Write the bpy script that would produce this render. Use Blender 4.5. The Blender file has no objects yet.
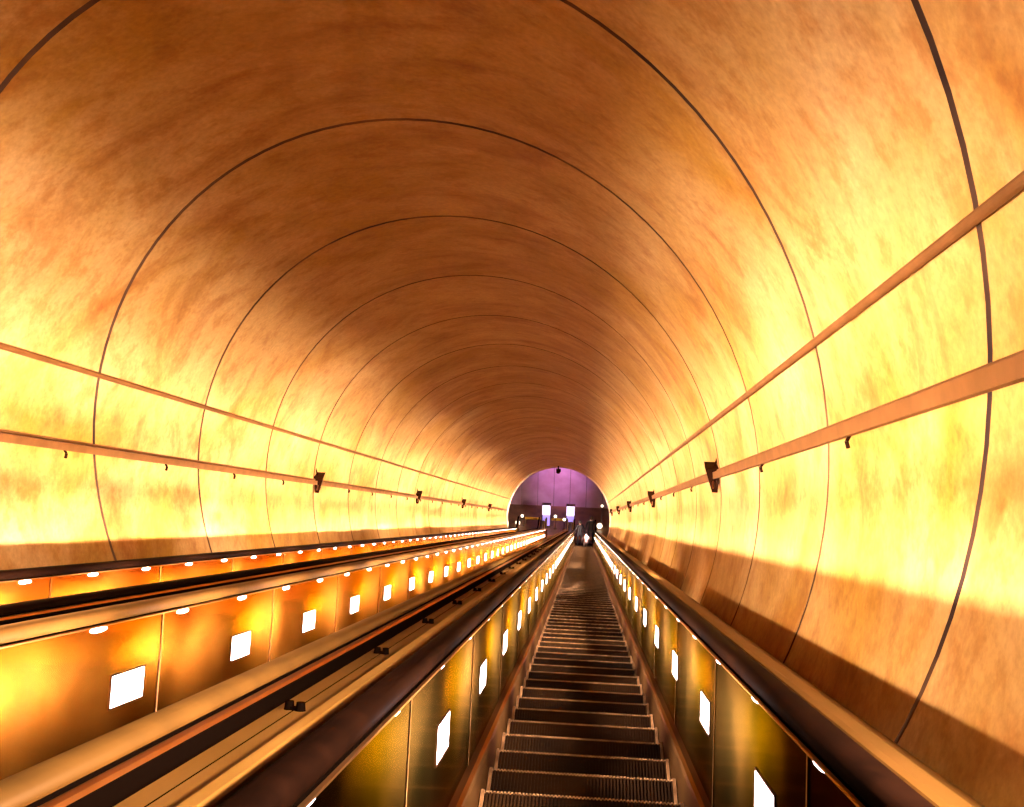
import bpy, bmesh, math, random
from mathutils import Vector, Matrix
random.seed(7)
sc = bpy.context.scene
C = sc.collection

# ------------------------------------------------------------------ frame of the incline
C30, S30 = math.cos(math.radians(30)), 0.5
H = 30.41                                   # camera height above the lower landing
def P(x, s, n):                             # across, down the incline, normal to the incline
    return Vector((x, C30*s + S30*n, H - S30*s + C30*n))
EX, ES, EN = Vector((1, 0, 0)), Vector((0, C30, -S30)), Vector((0, S30, C30))

# ------------------------------------------------------------------ camera
cam = bpy.data.cameras.new('camera')
cam.sensor_width = 36; cam.sensor_fit = 'HORIZONTAL'
cam.lens = 1053.4/1024*36; cam.clip_start = 0.02; cam.clip_end = 300
co = bpy.data.objects.new('camera', cam); C.objects.link(co)
Xc = (0.99665546, 0.03780568, -0.07244745)  # camera coordinates (right, down, ahead) of the three axes
Sc = (0.06786351, 0.11097237, 0.99150375)
Nc = (0.04552414, -0.99310416, 0.10803559)
def camdir(i): return (EX*Xc[i] + ES*Sc[i] + EN*Nc[i]).normalized()
R_, D_, F_ = camdir(0), camdir(1), camdir(2)
M = Matrix((R_, -D_, -F_)).transposed().to_4x4()
M.translation = P(0, 0, 0)
co.matrix_world = M
sc.camera = co

# ------------------------------------------------------------------ world and exposure
w = bpy.data.worlds.new('world'); sc.world = w; w.use_nodes = True
bg = w.node_tree.nodes['Background']
bg.inputs[0].default_value = (1.0, 0.55, 0.22, 1); bg.inputs[1].default_value = 0.05
sc.view_settings.view_transform = 'Standard'; sc.view_settings.look = 'None'
sc.view_settings.gamma = 1; sc.view_settings.use_curve_mapping = False
sc.view_settings.exposure = 0.0
try:
    sc.cycles.max_bounces = 8; sc.cycles.diffuse_bounces = 5; sc.cycles.glossy_bounces = 4
    sc.cycles.sample_clamp_indirect = 6.0; sc.cycles.use_denoising = True
except Exception: pass
PANEL_LIGHT = 14.0      # lamps set in the balustrades
COPING_LIGHT = 22.0     # small lamps under the copings
LAMP_COL = (1.0, 0.82, 0.84)
FLOOD = 620.0            # watts of each floodlight on the tunnel walls
BEAM = 125.0              # watts of each louvred panel lamp

# ------------------------------------------------------------------ materials
def mat(name, col, rough=0.6, metal=0.0, emit=None, es=0.0, spec=None, aniso=0.0):
    m = bpy.data.materials.new(name); m.use_nodes = True
    b = m.node_tree.nodes['Principled BSDF']
    b.inputs['Base Color'].default_value = (*col, 1); b.inputs['Roughness'].default_value = rough
    b.inputs['Metallic'].default_value = metal
    if spec is not None: b.inputs['Specular IOR Level'].default_value = spec
    if emit: b.inputs['Emission Color'].default_value = (*emit, 1); b.inputs['Emission Strength'].default_value = es
    return m
def noisy(name, c1, c2, scale, rough=0.6, metal=0.0, stretch=(1, 1, 1), bump=0.0, rlo=None, rhi=None, lo=0.35, hi=0.65, detail=6, rot=(0, 0, 0), bscale=None):
    m = mat(name, c1, rough, metal); nt = m.node_tree; N = nt.nodes; L = nt.links; b = N['Principled BSDF']
    tc = N.new('ShaderNodeTexCoord'); mp = N.new('ShaderNodeMapping')
    geo = N.new('ShaderNodeNewGeometry')
    L.new(geo.outputs['Position'], mp.inputs[0]); mp.inputs['Scale'].default_value = stretch; mp.inputs['Rotation'].default_value = rot
    nz = N.new('ShaderNodeTexNoise'); nz.inputs['Scale'].default_value = scale; nz.inputs['Detail'].default_value = detail
    L.new(mp.outputs[0], nz.inputs['Vector'])
    cr = N.new('ShaderNodeValToRGB'); cr.color_ramp.elements[0].position = lo; cr.color_ramp.elements[1].position = hi
    cr.color_ramp.elements[0].color = (*c1, 1); cr.color_ramp.elements[1].color = (*c2, 1)
    L.new(nz.outputs['Fac'], cr.inputs[0]); L.new(cr.outputs[0], b.inputs['Base Color'])
    if rlo is not None:
        mr = N.new('ShaderNodeMapRange'); mr.inputs['To Min'].default_value = rlo; mr.inputs['To Max'].default_value = rhi
        L.new(nz.outputs['Fac'], mr.inputs['Value']); L.new(mr.outputs[0], b.inputs['Roughness'])
    if bump:
        bp = N.new('ShaderNodeBump'); bp.inputs['Strength'].default_value = bump; bp.inputs['Distance'].default_value = 0.01
        nb = nz
        if bscale:
            nb = N.new('ShaderNodeTexNoise'); nb.inputs['Scale'].default_value = bscale; nb.inputs['Detail'].default_value = 4; L.new(mp.outputs[0], nb.inputs['Vector'])
        L.new(nb.outputs['Fac'], bp.inputs['Height']); L.new(bp.outputs[0], b.inputs['Normal'])
    return m

def concrete(name):
    m = mat(name, (0.6, 0.4, 0.2), 0.55, spec=0.25); nt = m.node_tree; N = nt.nodes; L = nt.links; b = N['Principled BSDF']
    geo = N.new('ShaderNodeNewGeometry')
    def noise(scale, det, st=(1, 1, 1), dist=0.0):
        mp = N.new('ShaderNodeMapping'); mp.inputs['Scale'].default_value = st; L.new(geo.outputs['Position'], mp.inputs[0])
        n = N.new('ShaderNodeTexNoise'); n.inputs['Scale'].default_value = scale; n.inputs['Detail'].default_value = det
        n.inputs['Roughness'].default_value = 0.62; n.inputs['Distortion'].default_value = dist
        L.new(mp.outputs[0], n.inputs['Vector']); return n.outputs['Fac']
    def ramp(src, a, b_, ca=(0, 0, 0), cb=(1, 1, 1)):
        r = N.new('ShaderNodeValToRGB'); r.color_ramp.elements[0].position = a; r.color_ramp.elements[1].position = b_
        r.color_ramp.elements[0].color = (*ca, 1); r.color_ramp.elements[1].color = (*cb, 1); L.new(src, r.inputs[0]); return r.outputs[0]
    def mix(fac, a, b_, mode='MIX'):
        x = N.new('ShaderNodeMix'); x.data_type = 'RGBA'; x.blend_type = mode
        for sock, v in ((x.inputs[0], fac), (x.inputs[6], a), (x.inputs[7], b_)):
            if isinstance(v, bpy.types.NodeSocket): L.new(v, sock)
            elif isinstance(v, tuple): sock.default_value = (*v, 1)
            else: sock.default_value = v
        return x.outputs[2]
    big = noise(0.75, 8, dist=0.6)
    base = ramp(big, 0.34, 0.66, (0.42, 0.195, 0.016), (0.62, 0.355, 0.110))
    smear = noise(1.1, 7, (0.45, 1.5, 1.2), 1.0)
    base = mix(ramp(smear, 0.50, 0.70), base, mix(1.0, base, (0.70, 0.52, 0.34), 'MULTIPLY'))
    mid = noise(5.5, 6, (0.7, 1, 1))
    base = mix(ramp(mid, 0.50, 0.64), base, mix(1.0, base, (0.84, 0.72, 0.54), 'MULTIPLY'))
    fine = noise(26, 5)
    base = mix(0.65, base, mix(1.0, base, ramp(fine, 0.3, 0.7, (0.6, 0.55, 0.45), (1, 1, 1)), 'MULTIPLY'))
    L.new(base, b.inputs['Base Color'])
    bp = N.new('ShaderNodeBump'); bp.inputs['Strength'].default_value = 0.10; bp.inputs['Distance'].default_value = 0.01
    L.new(mid, bp.inputs['Height']); L.new(bp.outputs[0], b.inputs['Normal'])
    return m
MC = concrete('tunnel concrete')
MJ = noisy('joint sealant', (0.035, 0.012, 0.003), (0.16, 0.07, 0.02), 1.5, 0.9)
def panel_mat(name, a, b_):
    m = noisy(name, a, b_, 1.6, 0.3, 1.0, rlo=0.12, rhi=0.26)
    nt = m.node_tree; b = nt.nodes['Principled BSDF']; c = nt.nodes.new('ShaderNodeCombineXYZ')
    for i, q in enumerate(ES): c.inputs[i].default_value = q
    nt.links.new(c.outputs[0], b.inputs['Tangent']); b.inputs['Anisotropic'].default_value = 0.85
    return m
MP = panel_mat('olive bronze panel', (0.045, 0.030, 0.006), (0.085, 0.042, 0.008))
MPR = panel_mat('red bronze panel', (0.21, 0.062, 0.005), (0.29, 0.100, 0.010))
MT = noisy('bright bronze trim', (0.46, 0.22, 0.06), (0.55, 0.28, 0.09), 6, 0.3, 1.0)
MTD = noisy('dull bronze trim', (0.10, 0.042, 0.009), (0.14, 0.062, 0.014), 6, 0.35, 1.0)
MD = noisy('tan deck metal', (0.050, 0.021, 0.003), (0.072, 0.030, 0.005), 3.5, 0.5, 0.15, bump=0.04)
MLIP = noisy('deck lip highlight', (0.10, 0.046, 0.007), (0.135, 0.064, 0.011), 3, 0.45, 0.3)  # brighter tone paints the highlight along the rounded deck lip
MD2 = noisy('brown deck metal', (0.052, 0.021, 0.003), (0.072, 0.029, 0.004), 3.5, 0.5, 0.15)
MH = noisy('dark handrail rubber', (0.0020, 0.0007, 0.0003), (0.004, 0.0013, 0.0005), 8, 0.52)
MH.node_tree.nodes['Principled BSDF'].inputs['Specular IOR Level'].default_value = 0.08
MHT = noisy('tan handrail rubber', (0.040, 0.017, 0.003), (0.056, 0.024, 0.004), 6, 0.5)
MG = mat('black studs and groove shade', (0.0016, 0.0007, 0.0003), 0.9, spec=0.0)  # black of studs and seams; also paints shade into coping and deck recesses
MS = noisy('step aluminium', (0.004, 0.002, 0.0008), (0.012, 0.005, 0.0014), 2.2, 0.6, 0.0)
MS.node_tree.nodes['Principled BSDF'].inputs['Specular IOR Level'].default_value = 0.15
MSN = noisy('worn step nosing', (0.07, 0.035, 0.012), (0.22, 0.12, 0.045), 30, 0.5, 0.3)
MSN2 = noisy('worn step edge', (0.05, 0.022, 0.007), (0.14, 0.07, 0.025), 9, 0.5, 0.3)
MSK = noisy('skirt metal', (0.014, 0.006, 0.0015), (0.028, 0.012, 0.003), 3, 0.45, 0.8)
ME = mat('panel lamp glass', (0.9, 0.8, 0.6), 0.4, emit=LAMP_COL, es=PANEL_LIGHT)
ME2 = mat('coping lamp glass', (0.9, 0.8, 0.6), 0.4, emit=LAMP_COL, es=COPING_LIGHT)
MB = noisy('dark floodlight box metal', (0.018, 0.006, 0.002), (0.03, 0.010, 0.003), 8, 0.6)
MCD = noisy('painted conduit', (0.10, 0.038, 0.007), (0.14, 0.055, 0.012), 5, 0.55)

def tint(m, c, spec=None):
    b = m.node_tree.nodes['Principled BSDF']; b.inputs['Specular Tint'].default_value = (*c, 1)
    if spec is not None: b.inputs['Specular IOR Level'].default_value = spec
for m_ in (MT, MTD, MSK, MSN, MSN2, MD, MD2, MLIP): tint(m_, (0.75, 0.42, 0.14), 0.2)
tint(MP, (0.50, 0.33, 0.12)); tint(MPR, (0.80, 0.42, 0.11)); tint(MB, (0.4, 0.2, 0.1), 0.1); tint(MCD, (0.8, 0.45, 0.15), 0.2)
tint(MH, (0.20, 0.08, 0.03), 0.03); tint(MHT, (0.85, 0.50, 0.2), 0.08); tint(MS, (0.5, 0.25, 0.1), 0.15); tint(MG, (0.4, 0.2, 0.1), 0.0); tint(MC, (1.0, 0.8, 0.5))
for m_ in (MH, MS, MG): m_.node_tree.nodes['Principled BSDF'].inputs['IOR'].default_value = 1.18
# ------------------------------------------------------------------ helpers
def finish(name, bm, mats, parent=None, loc=None, rot=None, smooth=False):
    me = bpy.data.meshes.new(name)
    bmesh.ops.recalc_face_normals(bm, faces=bm.faces)
    bm.to_mesh(me); bm.free()
    for m in (mats if isinstance(mats, (list, tuple)) else [mats]): me.materials.append(m)
    if smooth: me.polygons.foreach_set('use_smooth', [True]*len(me.polygons))
    return place(name, me, parent, loc, rot)
def place(name, me, parent=None, loc=None, rot=None):
    o = bpy.data.objects.new(name, me); C.objects.link(o)
    base = parent_base(parent)
    o.parent = parent
    o.location = (Vector(loc) if loc is not None else Vector((0, 0, 0))) - base
    if rot: o.rotation_euler = rot
    return o
def parent_base(p):
    v = Vector((0, 0, 0))
    while p is not None: v += p.location; p = p.parent
    return v
def tag(o, label=None, cat=None, group=None, kind=None):
    if label: o['label'] = label
    if cat: o['category'] = cat
    if group: o['group'] = group
    if kind: o['kind'] = kind
    return o
def thing(name, loc, label, cat, group=None):
    o = bpy.data.objects.new(name, None); C.objects.link(o); o.location = loc; o.empty_display_size = 0.2
    return tag(o, label, cat, group)
TILT = (-math.radians(30), 0, 0)
def box(bm, x0, x1, y0, y1, z0, z1, mi=0, bev=0.0):
    r = bmesh.ops.create_cube(bm, size=1.0)
    for v in r['verts']:
        v.co = Vector(((x0+x1)/2 + v.co.x*(x1-x0), (y0+y1)/2 + v.co.y*(y1-y0), (z0+z1)/2 + v.co.z*(z1-z0)))
    fs = {f for v in r['verts'] for f in v.link_faces}
    for f in fs: f.material_index = mi
    if bev:
        es = {e for v in r['verts'] for e in v.link_edges}
        g = bmesh.ops.bevel(bm, geom=list(es), offset=bev, segments=2, affect='EDGES')
        for f in g['faces']: f.material_index = mi

# path of the escalator: nosing line, straight, then a bend to the flat landing
NOS = -1.34; S1 = 57.7; RB = 3.0
def path(t):
    """t: distance along the nosing line (same as s while straight) -> (origin y, z, slope angle)"""
    if t <= S1:
        p = P(0, t, NOS); return p.y, p.z, math.radians(30)
    p = P(0, S1, NOS); a = math.radians(30)
    u = (t - S1)/RB
    cy = p.y + RB*math.sin(a); cz = p.z + RB*math.cos(a)
    if u < a:
        b = a - u; return cy - RB*math.sin(b), cz - RB*math.cos(b), b
    return cy + (t - S1 - RB*a), cz - RB, 0.0
def on_path(t, x, n):
    y, z, a = path(t); h = n - NOS
    return Vector((x, y + h*math.sin(a), z + h*math.cos(a)))
def stations(t0, t1, step=4.0):
    ts = [t0]; t = t0
    while t < min(t1, S1) - 1e-6:
        t = min(t + step, min(t1, S1)); ts.append(t)
    if t1 > S1:
        k = 9
        for i in range(1, k+1):
            v = S1 + RB*math.radians(30)*i/k
            if v < t1: ts.append(v)
        ts.append(t1)
    return ts
def sweep(bm, prof, ts, cx, mi=None, closed=True, cap=True):
    """prof: list of (x, n) in escalator coordinates"""
    rings = [[bm.verts.new(on_path(t, cx + x, n)) for x, n in prof] for t in ts]
    k = len(prof)
    for a, b in zip(rings, rings[1:]):
        for i in range(k if closed else k-1):
            j = (i+1) % k
            f = bm.faces.new((a[i], a[j], b[j], b[i]))
            if mi: f.material_index = mi[i]
    if closed and cap:
        bm.faces.new(rings[0]); bm.faces.new(list(reversed(rings[-1])))
    return rings
def mir(prof, s): return [(s*x, n) for x, n in prof]

# ------------------------------------------------------------------ tunnel
RT = 2.75; XT = -0.491*RT; NT = 0.005*RT
def ring_pts(d, r, k=112):
    out = []
    for i in range(k):
        a = 2*math.pi*i/k
        x = XT + r*math.cos(a); n = NT + r*math.sin(a)
        out.append(P(x, d - 0.57735*n, n))
    return out
def wall_at(ratio, side):
    d = Vector((side, side*ratio)).normalized(); c = Vector((XT, NT)); b = d.dot(c)
    return d*(b + math.sqrt(b*b - c.dot(c) + RT*RT))
bm = bmesh.new()
D0, DD = 6.32, 2.38
secs = [(-6.0, RT, 0)]
ds = [D0 + DD*k for k in range(-4, 21)]
for d in ds:
    secs += [(d-0.022, RT, 1), (d-0.012, RT+0.025, 1), (d+0.012, RT+0.025, 1), (d+0.022, RT, 0)]
MOUTH = 56.1
secs += [(MOUTH, RT, 0)]
for (d, r, mi), (d2, r2, _) in zip(secs, secs[1:]):     # every band has vertices of its own, so the joints stay crisp
    ra = [bm.verts.new(p) for p in ring_pts(d, r)]; rb = [bm.verts.new(p) for p in ring_pts(d2, r2)]
    for i in range(len(ra)):
        j = (i+1) % len(ra)
        f = bm.faces.new((ra[i], ra[j], rb[j], rb[i])); f.material_index = mi; f.smooth = True
tun = finish('wall_tunnel', bm, [MC, MJ]); tag(tun, kind='structure')
# collar at the lower mouth of the tunnel
bm = bmesh.new(); prev = None
for d, r in ((MOUTH-0.25, RT+0.02), (MOUTH-0.25, RT-0.05), (MOUTH+0.3, RT-0.05), (MOUTH+0.3, RT+0.02)):
    ring = [bm.verts.new(p) for p in ring_pts(d, r)]
    if prev:
        for i in range(len(ring)):
            j = (i+1) % len(ring); bm.faces.new((prev[i], prev[j], ring[j], ring[i]))
    prev = ring
tag(finish('trim_1', bm, noisy('mouth plaster', (0.72, 0.46, 0.22), (0.80, 0.56, 0.30), 3, 0.7), smooth=True), kind='structure')

# ------------------------------------------------------------------ lower hall
YM = C30*MOUTH; YW = 54.3; XL, XR, ZC = -5.6, 2.9, 7.4
MW = noisy('hall wall plaster', (0.48, 0.26, 0.28), (0.60, 0.36, 0.40), 1.2, 0.8, bump=0.1)
MWD = noisy('dark hall stone', (0.07, 0.035, 0.02), (0.12, 0.06, 0.03), 1.5, 0.6)
MF = noisy('hall floor tile', (0.16, 0.08, 0.03), (0.26, 0.13, 0.05), 2.0, 0.35)
def slab(name, x0, x1, y0, y1, z0, z1, m):
    b = bmesh.new(); box(b, x0, x1, y0, y1, z0, z1); return tag(finish(name, b, m), kind='structure')
slab('floor', XL, XR, YM+0.32, YW, -0.15, 0.0, MF)
slab('ceiling', XL, XR, YM+0.32, YW, ZC, ZC+0.15, MWD)
slab('wall_left', XL-0.15, XL, YM+0.32, YW+0.15, -0.15, ZC+0.15, MWD)
slab('wall_right', XR, XR+0.15, YM+0.32, YW+0.15, -0.15, ZC+0.15, MWD)
b = bmesh.new()
nb = 9
for i in range(nb):        # broad upright panels of the far wall with narrow open joints
    x0 = XL + (XR-XL)*i/nb; x1 = XL + (XR-XL)*(i+1)/nb
    box(b, x0+0.012, x1-0.012, YW, YW+0.12, 0, ZC, 0)
box(b, XL, XR, YW+0.1, YW+0.15, 0, ZC, 1)
tag(finish('wall_far', b, [MW, MWD]), kind='structure')
b = bmesh.new()
k = 112; inner = [b.verts.new(p) for p in ring_pts(MOUTH+0.3, RT+0.01)]
cen = P(XT, MOUTH-0.57735*NT, NT); outer = []
for v in inner:
    dx, dz = v.co.x - cen.x, v.co.z - cen.z
    f = 1e9
    for a, lim in ((dx, XR-cen.x if dx > 0 else cen.x-XL), (dz, ZC-cen.z if dz > 0 else cen.z+0.6)):
        if abs(a) > 1e-6: f = min(f, lim/abs(a))
    outer.append(b.verts.new((cen.x+dx*f, v.co.y, cen.z+dz*f)))
for i in range(k):
    j = (i+1) % k; b.faces.new((inner[i], inner[j], outer[j], outer[i]))
tag(finish('wall_mouth', b, MWD), kind='structure')

# ------------------------------------------------------------------ escalators
PITCH = 1.57; TREAD = 0.405; RISE = 0.2338; SP = 0.46765
X0 = 0.04
def step_mesh():
    bm = bmesh.new(); W = 0.497; K = 56
    # cleated tread: comb profile swept from the nosing to the back
    def comb(n0, amp):
        pts = []
        for i in range(K):
            a = -W + 2*W*i/K; wd = 2*W/K
            pts += [(a, -amp), (a+wd*0.5, -amp), (a+wd*0.5, 0), (a+wd, 0)]
        return pts
    c = comb(0, 0.007)
    # y grows down the stairs: nosing at y=0, back of the tread (up the incline) at y=-TREAD
    rows = [(-TREAD, 0.0, 1.0), (-0.012, 0.0, 1.0), (0.0, -0.001, 1.0), (0.010, -0.018, 1.0), (0.004, -0.10, 1.0), (-0.030, -RISE-0.02, 1.0)]
    vs = []
    for r, (y, z, a) in enumerate(rows):
        if r < 3: vs.append([bm.verts.new((px, y, z + pz)) for px, pz in c])
        else: vs.append([bm.verts.new((px, y + pz*0.7, z)) for px, pz in c])
    for r in range(len(vs)-1):
        for i in range(len(c)-1):
            f = bm.faces.new((vs[r][i], vs[r][i+1], vs[r+1][i+1], vs[r+1][i]))
            f.material_index = 1 if r in (1, 2) else 0
    for sx in (-1, 1):      # yellow-brown side edge of the tread
        box(bm, min(sx*W, sx*(W-0.018)), max(sx*W, sx*(W-0.018)), -TREAD, 0.004, -0.03, 0.003, 2)
        box(bm, min(sx*W, sx*(W-0.004)), max(sx*W, sx*(W-0.004)), -TREAD, 0.0, -RISE, -0.02, 0)
    me = bpy.data.meshes.new('step'); bm.to_mesh(me); bm.free()
    for m in (MS, MSN, MSN2): me.materials.append(m)
    return me
STEP = step_mesh()

def lamp_mesh():      # rectangular lamp: glass in a thin frame, local x out of the panel, y along, z up the panel
    bm = bmesh.new()
    L_, h = 0.175, 0.07
    box(bm, 0.0, 0.005, -L_, L_, -h, h, 0, 0.002)
    for (y0, y1, z0, z1) in ((-L_-.007, L_+.007, h, h+.007), (-L_-.007, L_+.007, -h-.007, -h), (-L_-.007, -L_, -h, h), (L_, L_+.007, -h, h)):
        box(bm, 0.0, 0.006, y0, y1, z0, z1, 1)
    me = bpy.data.meshes.new('panel_lamp'); bm.to_mesh(me); bm.free()
    me.materials.append(ME); me.materials.append(MSK); return me
def coping_lamp_mesh():
    bm = bmesh.new()
    bmesh.ops.create_uvsphere(bm, u_segments=14, v_segments=8, radius=1.0)
    for v in bm.verts: v.co = Vector((v.co.x*0.015, v.co.y*0.085, v.co.z*0.013))
    for f in bm.faces: f.smooth = True
    me = bpy.data.meshes.new('coping_lamp'); bm.to_mesh(me); bm.free()
    me.materials.append(ME2); return me
LAMP, CLAMP = lamp_mesh(), coping_lamp_mesh()
BEAM_L = bpy.data.lights.new('panel lamp beam', 'AREA'); BEAM_L.shape = 'RECTANGLE'; BEAM_L.size = 0.38; BEAM_L.size_y = 0.12
BEAM_L.energy = BEAM; BEAM_L.color = LAMP_COL; BEAM_L.spread = math.radians(84)
def merged(name, me, locs, rots, parent, mats):
    bm = bmesh.new()
    for l, r in zip(locs, rots):
        t = bmesh.new(); t.from_mesh(me)
        t.transform(Matrix.Translation(l) @ r.to_matrix().to_4x4())
        tm = bpy.data.meshes.new('tmp'); t.to_mesh(tm); t.free(); bm.from_mesh(tm); bpy.data.meshes.remove(tm)
    me2 = bpy.data.meshes.new(name); bm.to_mesh(me2); bm.free()
    for m in mats: me2.materials.append(m)
    return tag(place(name, me2, parent), kind='stuff')
from mathutils import Euler

TEND = S1 + RB*math.radians(30) + 0.55
def escalator(cx, label, hr_mat, phase, seen, MP=MP):
    """seen: sides whose panels show one by one"""
    base = Vector((cx, path(TEND)[0], 0.0))
    e = thing('escalator', base, label, 'escalator', None)
    # steps
    tpos = []; t = 5.36 - SP*9
    while t < S1 + RB*math.radians(30) + 0.2: tpos.append(t); t += SP
    locs = []
    for t in tpos:
        y, z, a = path(t); locs.append(Vector((cx, y, z)))
    if 'steps' in seen:
        for l in locs[:100]: place('step', STEP, e, l)
        rest = locs[100:]
    else: rest = locs
    merged('step', STEP, rest, [Euler((0, 0, 0))]*len(rest), e, [MS, MSN, MSN2])
    # comb plate at the bottom
    bm = bmesh.new()
    yE = locs[-1].y
    box(bm, cx-0.52, cx+0.52, yE+0.01, yE+0.30, -0.02, 0.006)
    for i in range(40):
        x = cx-0.5+i*0.025; box(bm, x, x+0.012, yE-0.04, yE+0.012, -0.005, 0.004)
    finish('comb_plate', bm, MT, e)
    T0 = 0.6
    for s, side in ((1, 'right'), (-1, 'left')):
        # skirt with bright top ledge
        bm = bmesh.new()
        sweep(bm, mir([(0.502, -1.62), (0.502, -1.228), (0.507, -1.206), (0.526, -1.200), (0.560, -1.206), (0.575, -1.206), (0.575, -1.62)], s), stations(T0, TEND), cx, mi=[0, 0, 1, 0, 0, 0, 0])
        finish('skirt', bm, [MSK, MTD], e)
        # balustrade panels
        PL = 1.9
        if side in seen:
            k = 0
            t = T0 + (0.85 if side == 'left' else 0.35)
            edges = [T0]
            while t < TEND - 0.5: edges.append(t); t += PL
            edges.append(TEND - 0.1)
            for a, b_ in zip(edges, edges[1:]):
                bm = bmesh.new()
                ts = [a+0.005] + [q for q in stations(a+0.005, b_-0.005, 10)[1:-1]] + [b_-0.005]
                sweep(bm, mir([(0.560, -1.206), (0.560, -0.549), (0.572, -0.549), (0.572, -1.206)], s), ts, cx)
                for f in bm.faces: f.material_index = 0
                sweep(bm, mir([(0.5545, -1.20), (0.5545, -0.552), (0.561, -0.552), (0.561, -1.20)], s), [b_-0.016, b_-0.002], cx, mi=[1]*4)
                finish('balustrade_panel', bm, [MP, MT], e)
        else:
            bm = bmesh.new(); sweep(bm, mir([(0.560, -1.206), (0.560, -0.549), (0.572, -0.549), (0.572, -1.206)], s), stations(T0, TEND-0.1), cx)
            finish('balustrade_panel', bm, [MP, MT], e)
        # coping: bright lip, rail carrying the handrail, outer strip
        bm = bmesh.new()
        sweep(bm, mir([(0.532, -0.549), (0.532, -0.543), (0.542, -0.541), (0.552, -0.541), (0.556, -0.518), (0.612, -0.518), (0.622, -0.526), (0.630, -0.520), (0.652, -0.520), (0.656, -0.530), (0.656, -0.60), (0.575, -0.60), (0.575, -0.549)], s), stations(T0, TEND), cx, mi=[0, 0, 1, 1, 1, 1, 0, 0, 0, 1, 1, 1, 1])
        finish('coping', bm, [MT, MG], e)
        # handrail, C section, going round the newel
        prof = [(0.550, -0.536), (0.542, -0.526), (0.541, -0.502), (0.549, -0.487), (0.566, -0.479), (0.600, -0.479), (0.617, -0.487), (0.625, -0.502), (0.624, -0.512), (0.616, -0.516)]
        bm = bmesh.new()
        rings = sweep(bm, mir(prof, s), stations(T0, TEND), cx, cap=False)
        # half turn
        ct = on_path(TEND, 0, -0.512-0.28); last = rings[-1]
        for i in range(1, 13):
            a = math.pi*i/12
            nr = []
            for (px, pn) in mir(prof, s):
                r = 0.28 + (pn+0.512)
                nr.append(bm.verts.new((cx+px, ct.y + r*math.sin(a), ct.z + r*math.cos(a))))
            for q in range(len(prof)):
                j = (q+1) % len(prof); bm.faces.new((last[q], last[j], nr[j], nr[q]))
            last = nr
        bm.faces.new(rings[0]); bm.faces.new(last)
        finish('handrail', bm, hr_mat, e, smooth=True)
        # newel disc
        bm = bmesh.new()
        vs = []
        for xx in (0.548, 0.618):
            vs.append([bm.verts.new((cx+s*xx, ct.y + 0.278*math.sin(math.pi*i/16), ct.z + 0.278*math.cos(math.pi*i/16))) for i in range(17)])
        for i in range(16): bm.faces.new((vs[0][i], vs[0][i+1], vs[1][i+1], vs[1][i]))
        bm.faces.new(vs[0]); bm.faces.new(vs[1])
        box(bm, min(cx+s*.548, cx+s*.618), max(cx+s*.548, cx+s*.618), ct.y-0.05, ct.y+0.1, 0.0, ct.z, 0)
        finish('newel', bm, MT, e)
        # lamps in the panels and under the coping
        ph = phase[0 if side == 'right' else 1]
        L = []; t = ph
        while t < S1 - 0.3: L.append(t); t += 1.63
        rot = Euler((-math.radians(30), 0, 0)) if s < 0 else Euler((-math.radians(30), 0, 0))
        rz = Matrix.Rotation(math.radians(-30), 3, 'X') @ Matrix.Rotation(0 if s < 0 else math.pi, 3, 'Z')
        for t in L:
            place('panel_lamp', LAMP, e, P(cx + s*0.560, t, -0.86), rz.to_euler())
            lo = bpy.data.objects.new('lamp_beam', BEAM_L); C.objects.link(lo); lo.parent = e
            lo.location = P(cx + s*0.54, t, -0.86) - base
            lo.rotation_euler = Matrix((ES, EX.cross(ES)*(1 if s > 0 else -1)*1.0, EX*s)).transposed().to_euler()
        L = []; t = ph*0.5
        while t < 1.5: t += 0.97
        while t < S1 - 0.3: L.append(t); t += 0.97
        re = Euler((-math.radians(30), 0, 0))
        for t in L[:48]: place('coping_lamp', CLAMP, e, P(cx + s*0.562, t, -0.564), re)
        merged('coping_lamp', CLAMP, [P(cx + s*0.562, t, -0.564) for t in L[48:]], [re]*len(L[48:]), e, [ME2])
    return e
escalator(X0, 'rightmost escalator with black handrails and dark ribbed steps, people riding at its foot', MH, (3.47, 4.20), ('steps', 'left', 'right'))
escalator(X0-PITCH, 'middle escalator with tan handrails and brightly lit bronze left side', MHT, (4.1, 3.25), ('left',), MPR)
escalator(X0-2*PITCH, 'leftmost escalator beside the tunnel wall, mostly hidden behind a black handrail', MH, (3.3, 3.9), ('left',), MPR)

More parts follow.
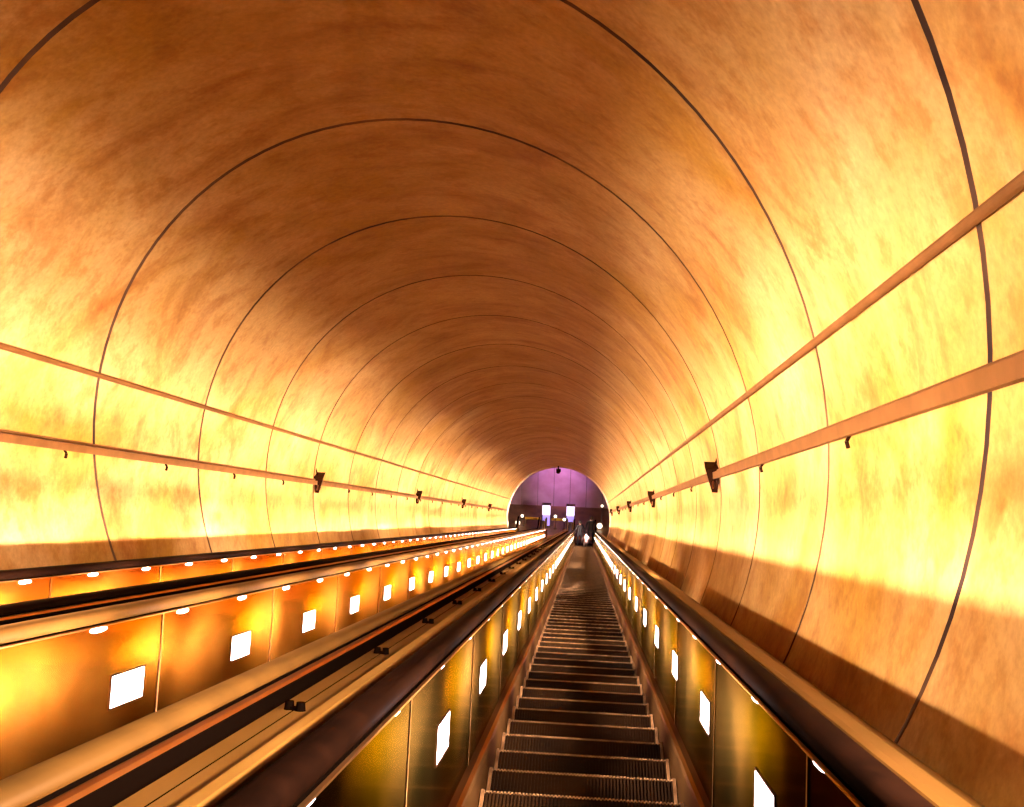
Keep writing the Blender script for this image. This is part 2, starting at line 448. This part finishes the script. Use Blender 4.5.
# ------------------------------------------------------------------ decks between and beside the escalators
TD0, TD1 = 0.6, TEND - 0.15
def median(cx, label, studs):
    """deck between escalator at cx (on its left) and the next one"""
    y, z, a = path(TD1)
    d = thing('median_deck', Vector((cx-PITCH/2, y, 0)), label, 'deck')
    L = lambda x: -x            # distances left of the escalator axis
    bm = bmesh.new()
    # lip with painted highlight, flat, seam, flat, recess shaded black towards the next handrail
    prof = [(L(0.657), -0.66), (L(0.657), -0.575), (L(0.694), -0.575), (L(0.697), -0.545), (L(0.706), -0.532), (L(0.738), -0.532), (L(0.750), -0.545), (L(0.760), -0.562),
            (L(0.828), -0.562), (L(0.829), -0.567), (L(0.832), -0.567), (L(0.833), -0.562), (L(0.886), -0.562), (L(0.888), -0.58), (L(0.912), -0.58), (L(0.9125), -0.66)]
    sweep(bm, prof, stations(TD0, TD1), cx, mi=[1, 1, 2, 2, 2, 2, 2, 0, 1, 1, 1, 0, 1, 1, 1, 1])
    finish('deck_plate', bm, [MD, MG, MLIP], d)
    if studs:
        me = None; t = 2.98 - 1.27
        while t < S1 - 1:
            if me is None:
                b = bmesh.new()
                for yy in (-0.045, 0.045):
                    bmesh.ops.create_cone(b, cap_ends=True, segments=12, radius1=0.015, radius2=0.012, depth=0.024, matrix=Matrix.Translation((0, yy*0.42, 0.012)))
                box(b, -0.010, 0.010, -0.018, 0.018, 0, 0.010)
                me = bpy.data.meshes.new('deck_stud'); b.to_mesh(me); b.free(); me.materials.append(MG)
            # pair of studs across the deck
            place('deck_stud', me, d, P(cx-0.828, t, -0.562), (Matrix.Rotation(math.radians(-30), 3, 'X') @ Matrix.Rotation(math.radians(70), 3, 'Z')).to_euler())
            t += 1.27
    return d
median(X0, 'tan metal deck with pairs of black studs between right and middle escalators', True)
median(X0-PITCH, 'narrow deck in shade between the middle and the leftmost escalator', False)
y, z, a = path(TD1)
bm = bmesh.new()
prof = [(0.657, -0.66), (0.657, -0.575), (0.690, -0.575), (0.694, -0.553), (0.704, -0.544), (0.730, -0.543), (0.800, -0.560), (0.812, -0.570), (0.835, -0.585), (1.28, -0.85), (1.28, -0.95)]
sweep(bm, prof, stations(TD0, 55.9), X0, mi=[2, 2, 2, 0, 0, 0, 0, 0, 1, 1, 1])
tag(finish('side_deck', bm, [MD, MD2, MG]), 'tan metal deck running between the black handrail and the right wall', 'deck')
bm = bmesh.new(); cx = X0-2*PITCH
prof = mir([(0.657, -0.66), (0.657, -0.575), (0.690, -0.575), (0.694, -0.553), (0.704, -0.544), (0.730, -0.543), (0.97, -0.56), (0.97, -0.75)], -1)
sweep(bm, prof, stations(TD0, 55.9), cx, mi=[2, 2, 2, 0, 0, 0, 0, 0])
tag(finish('side_deck', bm, [MD, MD2, MG]), 'reddish metal deck along the left wall, outside the leftmost escalator', 'deck')

# ------------------------------------------------------------------ conduits and speakers on the walls
def tube_pts(bm, a, b_, r, seg=10, squash=1.0):
    d = (b_-a).normalized(); u = d.cross(EX).normalized(); v = d.cross(u)
    ra = [bm.verts.new(a + (u*math.cos(2*math.pi*i/seg) + v*math.sin(2*math.pi*i/seg))*r) for i in range(seg)]
    rb = [bm.verts.new(b_ + (u*math.cos(2*math.pi*i/seg) + v*math.sin(2*math.pi*i/seg))*r) for i in range(seg)]
    for i in range(seg):
        j = (i+1) % seg; bm.faces.new((ra[i], ra[j], rb[j], rb[i]))
    bm.faces.new(ra); bm.faces.new(rb)
def conduit(ratio, side, r, label, hooks, square=False, s0=0.5, s1=55.2):
    w_ = wall_at(ratio, side); inn = (Vector((XT, NT)) - w_).normalized()
    c = w_ + inn*(r*0.9)
    base = P(c.x, s1, c.y)
    e = thing('conduit', base, label, 'conduit')
    bm = bmesh.new()
    if square:
        tang = Vector((-inn.y, inn.x)); 
        if tang.y < 0: tang = -tang
        q = [w_ + tang*r, w_ + inn*(2.0*r) + tang*r, w_ + inn*(2.0*r) - tang*r, w_ - tang*r]
        A = [bm.verts.new(P(p.x, s0, p.y)) for p in q]; B = [bm.verts.new(P(p.x, s1, p.y)) for p in q]
        for i in range(4): bm.faces.new((A[i], A[(i+1) % 4], B[(i+1) % 4], B[i]))
        bm.faces.new(A); bm.faces.new(B)
        # thin pipe clipped along its top
        cc = w_ + tang*(r+0.012) + inn*0.014; tube_pts(bm, P(cc.x, s0, cc.y), P(cc.x, s1, cc.y), 0.012, 8)
    else: tube_pts(bm, P(c.x, s0, c.y), P(c.x, s1, c.y), r, 12)
    finish('duct' if square else 'pipe', bm, MCD, e)
    if hooks:
        me = None; t = hooks[0]
        while t < s1:
            b = bmesh.new()
            dn = Vector((-inn.y, inn.x));
            if dn.y > 0: dn = -dn
            p0 = w_ + dn*(r*0.8); 
            def Q(v, ds=0.0): return P(v.x, t+ds, v.y)
            tube_pts(b, Q(p0 + inn*0.01), Q(p0 + dn*0.03 + inn*0.035), 0.010, 6)
            tube_pts(b, Q(p0 + dn*0.028 + inn*0.035), Q(p0 + dn*0.065 + inn*0.03, 0.01), 0.012, 6)
            finish('bracket', b, MB, e)
            t += hooks[1]
    return e
conduit(0.837, 1, 0.022, 'thin brown pipe high on the right wall', None)
conduit(0.394, 1, 0.034, 'thick tan duct low on the right wall, dark floodlight boxes hang on it', (2.85, 2.65), True)
conduit(-0.252, -1, 0.022, 'thin brown pipe higher up on the left wall', None)
conduit(-0.098, -1, 0.030, 'thicker tan duct low on the left wall, dark floodlight boxes hang on it', (7.96, 2.0), True)

FL = bpy.data.lights.new('wall flood', 'AREA'); FL.shape = 'RECTANGLE'; FL.size = 0.12; FL.size_y = 0.26
FL.energy = FLOOD; FL.color = LAMP_COL; FL.spread = math.radians(100)
MFG = mat('floodlight glass', (0.9, 0.8, 0.6), 0.3, emit=LAMP_COL, es=10)
def speaker(ratio, side, s, label, group):
    w_ = wall_at(ratio, side); inn = (Vector((XT, NT)) - w_).normalized()
    base = P(w_.x, s, w_.y)
    e = thing('wall_floodlight', base, label, 'floodlight', group)
    # wedge: broad at the top, narrow at the foot; local axes: o out of wall, world z up, along the tunnel y
    o = Vector((-side, 0, 0)); up = Vector((0, 0, 1)); al = Vector((0, 1, 0))
    bm = bmesh.new()
    def V(a, b_, c): return bm.verts.new(base + o*a + al*b_ + up*c)
    top, bot = 0.13, -0.15
    v = [V(0.005, -0.07, top), V(0.155, -0.07, top), V(0.155, 0.07, top+0.01), V(0.005, 0.07, top+0.01),
         V(0.005, -0.05, bot), V(0.06, -0.05, bot), V(0.06, 0.05, bot), V(0.005, 0.05, bot)]
    for f in ((0, 1, 2, 3), (4, 5, 6, 7), (0, 1, 5, 4), (1, 2, 6, 5), (2, 3, 7, 6), (3, 0, 4, 7)): bm.faces.new([v[i] for i in f])
    finish('lamp_housing', bm, MB, e)
    bm = bmesh.new()    # glass on the side that looks down the tunnel
    v = [V(0.025, 0.073, top-0.015), V(0.140, 0.073, top-0.015), V(0.065, 0.054, bot+0.03), V(0.020, 0.054, bot+0.03)]
    v2 = [bm.verts.new(q.co + al*0.008) for q in v]
    bm.faces.new(v); bm.faces.new(v2)
    for i in range(4): bm.faces.new((v[i], v[(i+1) % 4], v2[(i+1) % 4], v2[i]))
    finish('glass', bm, MFG, e)
    lo = bpy.data.objects.new('lamp_beam', FL); C.objects.link(lo); lo.parent = e
    lo.location = o*0.09 + al*0.10
    lo.rotation_euler = (ES*0.62 + EX*(-side)*0.80 - EN*0.55).to_track_quat('-Z', 'Y').to_euler()
    bm = bmesh.new(); tube_pts(bm, base + o*0.05 + up*0.13, base + o*(0.02) + up*0.30, 0.011, 8)
    finish('stem', bm, MB, e)
    bm = bmesh.new(); tube_pts(bm, base + o*0.06 - al*0.05 + up*-0.02, base + o*0.07 - al*0.16 + up*-0.04, 0.009, 8)
    finish('clamp_arm', bm, MT, e)
for i, s in enumerate((10.9, 20.6, 30.7, 40.9, 51.0, 1.2)):
    speaker(0.375 if i == 0 else 0.355, 1, s, ('nearest and largest dark floodlight box on the right wall duct', 'second nearest dark floodlight box on the right wall duct',
        'third dark floodlight box along the right wall duct', 'fourth dark floodlight box along the right wall duct', 'farthest dark floodlight box on the right wall, near the tunnel mouth', 'dark floodlight box at the upper end of the right wall duct')[i], 'floodlights on the right wall')
for i, s in enumerate((15.7, 25.35, 34.9, 44.6, 3.0)):
    speaker(-0.098, -1, s, ('nearest and largest dark floodlight box on the left wall duct', 'second nearest dark floodlight box on the left wall duct',
        'third dark floodlight box along the left wall duct', 'farthest dark floodlight box on the left wall, near the tunnel mouth', 'dark floodlight box at the upper end of the left wall duct')[i], 'floodlights on the left wall')

# ------------------------------------------------------------------ things in the lower hall
MV = mat('violet lit glass', (0.5, 0.45, 0.8), 0.3, emit=(0.42, 0.30, 0.95), es=0.9)
MVW = mat('white lit glass', (0.9, 0.85, 1.0), 0.3, emit=(0.85, 0.72, 1.0), es=1.6)
MGL = mat('white lamp globe', (1, 0.95, 0.85), 0.3, emit=(1.0, 0.86, 0.62), es=4.0)
MY = noisy('yellow painted metal', (0.62, 0.34, 0.02), (0.75, 0.45, 0.04), 4, 0.4)
def pylon(x, y, label):
    e = thing('information_pylon', Vector((x, y, 0)), label, 'pylon', None)
    b = bmesh.new(); box(b, x-0.24, x+0.24, y-0.10, y+0.10, 0, 0.10, 0, 0.01); finish('base', b, MWD, e)
    b = bmesh.new(); box(b, x-0.20, x+0.20, y-0.08, y+0.08, 0.10, 0.80, 0, 0.012); finish('lower_panel', b, MV, e)
    b = bmesh.new(); box(b, x-0.22, x+0.22, y-0.09, y+0.09, 0.80, 1.42, 0, 0.012); finish('upper_panel', b, MVW, e)
    b = bmesh.new()
    for sx in (-1, 1): box(b, x+sx*0.235-0.015, x+sx*0.235+0.015, y-0.10, y+0.10, 0.0, 1.46)
    box(b, x-0.25, x+0.25, y-0.10, y+0.10, 1.42, 1.47); finish('frame', b, MWD, e)
pylon(-2.14, 51.9, 'left of two violet and white lit pylons in the lower hall')
pylon(-0.78, 51.9, 'right of two violet and white lit pylons, beside the riding people')
def globe(x, y, z, r, label):
    e = thing('globe_lamp', Vector((x, y, 0)), label, 'lamp', 'globe lamps at the foot of the escalators')
    b = bmesh.new(); bmesh.ops.create_uvsphere(b, u_segments=20, v_segments=12, radius=r, matrix=Matrix.Translation((x, y, z))); finish('globe', b, MGL, e, smooth=True)
    b = bmesh.new(); bmesh.ops.create_cone(b, cap_ends=True, segments=14, radius1=0.03, radius2=0.022, depth=z-r+0.02, matrix=Matrix.Translation((x, y, (z-r)/2+0.01)))
    bmesh.ops.create_cone(b, cap_ends=True, segments=18, radius1=0.10, radius2=0.06, depth=0.04, matrix=Matrix.Translation((x, y, 0.02)))
    finish('post', b, MWD, e)
globe(-3.75, 51.9, 0.16, 0.13, 'round white lamp low at the dark left end of the hall')
globe(-3.50, 51.9, 0.62, 0.08, 'small white lamp above the low one at hall left')
globe(-1.62, 51.7, 0.80, 0.08, 'small white lamp just right of the left pylon')
globe(-1.12, 51.7, 0.62, 0.08, 'small white lamp just left of the right pylon')
globe(0.88, 51.9, 0.20, 0.15, 'largest round white lamp, right of the riding people')
globe(0.98, 52.2, 1.32, 0.07, 'small high lamp in the dark right end of the hall')
def barrier(x0, x1, y, label):
    e = thing('barrier_rail', Vector(((x0+x1)/2, y, 0)), label, 'barrier', None)
    b = bmesh.new(); box(b, x0, x1, y-0.03, y+0.03, 0.36, 0.50, 0, 0.01); finish('rail', b, MY, e)
    for x in (x0+0.05, x1-0.05):
        b = bmesh.new(); box(b, x-0.02, x+0.02, y-0.02, y+0.02, 0, 0.37); finish('post', b, MWD, e)
barrier(-3.35, -2.42, 52.0, 'yellow barrier rail left of the left pylon')
barrier(-1.86, -1.05, 52.0, 'yellow barrier rail between the two lit pylons')
# hanging camera at the crown of the mouth
e = thing('hanging_camera', P(XT, 0, 0)*0 + Vector((-1.42, YM-0.35, H-0.0)) , 'small dark camera hanging from the crown of the tunnel mouth', 'camera')
zt = ring_pts(MOUTH-0.4, RT)[28].z
e.location.z = zt
b = bmesh.new(); bmesh.ops.create_cone(b, cap_ends=True, segments=12, radius1=0.035, radius2=0.035, depth=0.26, matrix=Matrix.Translation((-1.42, YM-0.35, zt-0.12))); finish('rod', b, MB, e)
b = bmesh.new(); bmesh.ops.create_uvsphere(b, u_segments=16, v_segments=10, radius=0.12, matrix=Matrix.Translation((-1.42, YM-0.35, zt-0.32))); box(b, -1.54, -1.30, YM-0.45, YM-0.2, zt-0.30, zt-0.22, 0, 0.01); finish('camera_housing', b, MB, e, smooth=True)
# added violet spots, out of view under the hall ceiling, washing the far wall
for x, pw, lab in ((-2.1, 1.0, 'left added violet floodlight, out of view under the hall ceiling'), (-0.6, 1.0, 'right added violet floodlight, out of view under the hall ceiling')):
    e = thing('added_ceiling_flood', Vector((x, 50.6, ZC)), lab, 'floodlight')
    b = bmesh.new(); box(b, x-0.25, x+0.25, 50.45, 50.75, ZC-0.25, ZC, 0, 0.02); finish('housing', b, MWD, e)
    l = bpy.data.lights.new('flood', 'SPOT'); l.energy = 1900*pw; l.color = (0.80, 0.40, 1.0); l.spot_size = math.radians(38); l.spot_blend = 1.0; l.shadow_soft_size = 0.12
    lo = bpy.data.objects.new('lamp_beam', l); C.objects.link(lo); lo.parent = e
    lo.location = Vector((0, 0.05, -0.32)); tgt = Vector((x*0.35-0.95, YW, 2.6)); dv = tgt - Vector((x, 50.65, ZC-0.32))
    lo.rotation_euler = dv.to_track_quat('-Z', 'Y').to_euler()

# ------------------------------------------------------------------ people
MSKIN = noisy('skin', (0.45, 0.24, 0.14), (0.50, 0.28, 0.17), 8, 0.55)
MHAIR = noisy('dark hair', (0.02, 0.01, 0.006), (0.04, 0.02, 0.01), 30, 0.5)
MSHOE = mat('dark shoes', (0.02, 0.015, 0.012), 0.5)
dgl = bpy.context.evaluated_depsgraph_get
def person(x, y, z, h, label, topc, legc, turn=0.0, stride=0.0, arm=0.0):
    k = h/1.75
    top = noisy('coat cloth', topc, tuple(c*1.25 for c in topc), 10, 0.85, bump=0.2); leg = noisy('trouser cloth', legc, tuple(c*1.2 for c in legc), 12, 0.85)
    V, E, R = [], [], []
    def v(p, r): V.append(p); R.append(r); return len(V)-1
    def chain(pts, start):
        q = start
        for p, r in pts:
            i = v(p, r); E.append((q, i)); q = i
        return q
    pel = v((0, 0, 0.95), (0.165, 0.11))
    chest = chain([((0, 0, 1.10), (0.145, 0.10)), ((0, -0.01, 1.28), (0.185, 0.115)), ((0, 0, 1.42), (0.15, 0.09))], pel)
    chain([((0, 0.0, 1.50), (0.058, 0.058)), ((0, 0.015, 1.565), (0.068, 0.078)), ((0, 0.02, 1.65), (0.080, 0.098)), ((0, 0.01, 1.71), (0.062, 0.075))], chest)
    for s in (-1, 1):
        st = stride*s
        chain([((s*0.095, 0, 0.86), (0.088, 0.095)), ((s*0.10, 0.02+st*0.5, 0.50), (0.062, 0.066)), ((s*0.105, st, 0.12), (0.042, 0.046)), ((s*0.108, st+0.02, 0.045), (0.042, 0.045)), ((s*0.115, st+0.15, 0.032), (0.040, 0.028))], pel)
        el = (s*0.265, -0.02+arm*0.3, 1.12); wr = (s*0.27, 0.06+arm, 0.88+abs(arm)*0.5)
        w0 = chain([((s*0.185, 0, 1.40), (0.062, 0.062)), (el, (0.048, 0.048)), (wr, (0.032, 0.036)), ((s*0.272, 0.085+arm, 0.82+abs(arm)*0.5), (0.040, 0.022))], chest)
        for f in range(4):
            fy = 0.062 + f*0.017 + arm; L_ = (0.075, 0.085, 0.08, 0.062)[f]; z0 = 0.79+abs(arm)*0.5
            a = v((s*0.272, fy, z0), (0.0095, 0.0095)); E.append((w0, a)); chain([((s*0.266, fy+0.006, z0-L_*0.5), (0.0085, 0.0085)), ((s*0.255, fy+0.008, z0-L_), (0.007, 0.007))], a)
        chain([((s*0.258, 0.115+arm, 0.81+abs(arm)*0.5), (0.010, 0.010)), ((s*0.250, 0.125+arm, 0.775+abs(arm)*0.5), (0.009, 0.009))], w0)
    me = bpy.data.meshes.new('person_cage'); me.from_pydata([tuple(c*k for c in p) for p in V], E, [])
    tmp = bpy.data.objects.new('person_cage', me); C.objects.link(tmp)
    sk = tmp.modifiers.new('skin', 'SKIN'); sk.use_smooth_shade = True
    if not me.skin_vertices: 
        bpy.context.view_layer.objects.active = tmp
    for i, r in enumerate(R):
        me.skin_vertices[0].data[i].radius = (r[0]*k, r[1]*k); me.skin_vertices[0].data[i].use_root = (i == 0)
    sb = tmp.modifiers.new('sub', 'SUBSURF'); sb.levels = 1; sb.render_levels = 1
    ev = tmp.evaluated_get(dgl()); body = bpy.data.meshes.new_from_object(ev)
    bpy.data.objects.remove(tmp)
    body.materials.clear()
    for m in (MSKIN, top, leg, MSHOE, MHAIR): body.materials.append(m)
    for p in body.polygons:
        c = p.center/k; p.use_smooth = True
        if c.z > 1.485: p.material_index = 0
        elif abs(c.x) > 0.215 and c.z < 0.885+abs(arm)*0.5: p.material_index = 0
        elif c.z > 0.90 or abs(c.x) > 0.215: p.material_index = 1
        elif c.z > 0.085: p.material_index = 2
        else: p.material_index = 3
    root = thing('person', Vector((x, y, z)), label, 'person'); root.rotation_euler = (0, 0, turn)
    b = bpy.data.objects.new('body', body); C.objects.link(b); b.parent = root
    # face (turned away from the photograph) and ears
    bm = bmesh.new()
    def blob(px, py, pz, rx, ry, rz, mi):
        r = bmesh.ops.create_uvsphere(bm, u_segments=12, v_segments=8, radius=1)
        for q in r['verts']: q.co = Vector((px+q.co.x*rx, py+q.co.y*ry, pz+q.co.z*rz))*k
        for q in r['verts']:
            for f in q.link_faces: f.material_index = mi; f.smooth = True
    blob(0, 0.122, 1.615, 0.014, 0.018, 0.026, 0)
    for s in (-1, 1):
        blob(s*0.083, 0.01, 1.62, 0.012, 0.02, 0.032, 0); blob(s*0.032, 0.103, 1.64, 0.013, 0.008, 0.009, 1)
    blob(0, 0.108, 1.575, 0.026, 0.008, 0.008, 2)
    me = bpy.data.meshes.new('face'); bm.to_mesh(me); bm.free()
    for m in (MSKIN, MHAIR, mat('lips', (0.4, 0.15, 0.1), 0.5)): me.materials.append(m)
    f = bpy.data.objects.new('face', me); C.objects.link(f); f.parent = root
    bm = bmesh.new(); r = bmesh.ops.create_uvsphere(bm, u_segments=20, v_segments=14, radius=1)
    for q in r['verts']:
        co_ = Vector((q.co.x*0.095, -0.008+q.co.y*0.118, 1.665+q.co.z*0.093))
        if q.co.y > 0.25 and q.co.z < 0.35: co_.y = -0.008 + 0.25*0.118
        if q.co.y < -0.1 and q.co.z < 0: co_.z -= 0.02
        q.co = co_*k
    me = bpy.data.meshes.new('hair'); bm.to_mesh(me); bm.free(); me.materials.append(MHAIR)
    for p in me.polygons: p.use_smooth = True
    o = bpy.data.objects.new('hair', me); C.objects.link(o); o.parent = root
    return root
person(-0.22, 49.9, 0.0, 1.66, 'person in dark coat standing left at the escalator foot', (0.012, 0.008, 0.006), (0.012, 0.009, 0.007), 0.1, 0.05)
person(0.40, 50.15, 0.0, 1.80, 'taller person in dark jacket and dark trousers, right at the escalator foot', (0.014, 0.009, 0.006), (0.012, 0.009, 0.007), -0.1, 0.1)
person(0.11, 49.40, 0.0, 1.20, 'child in pale pink top and white trousers between two dark figures', (0.20, 0.11, 0.09), (0.26, 0.22, 0.19), 0.0, 0.06)
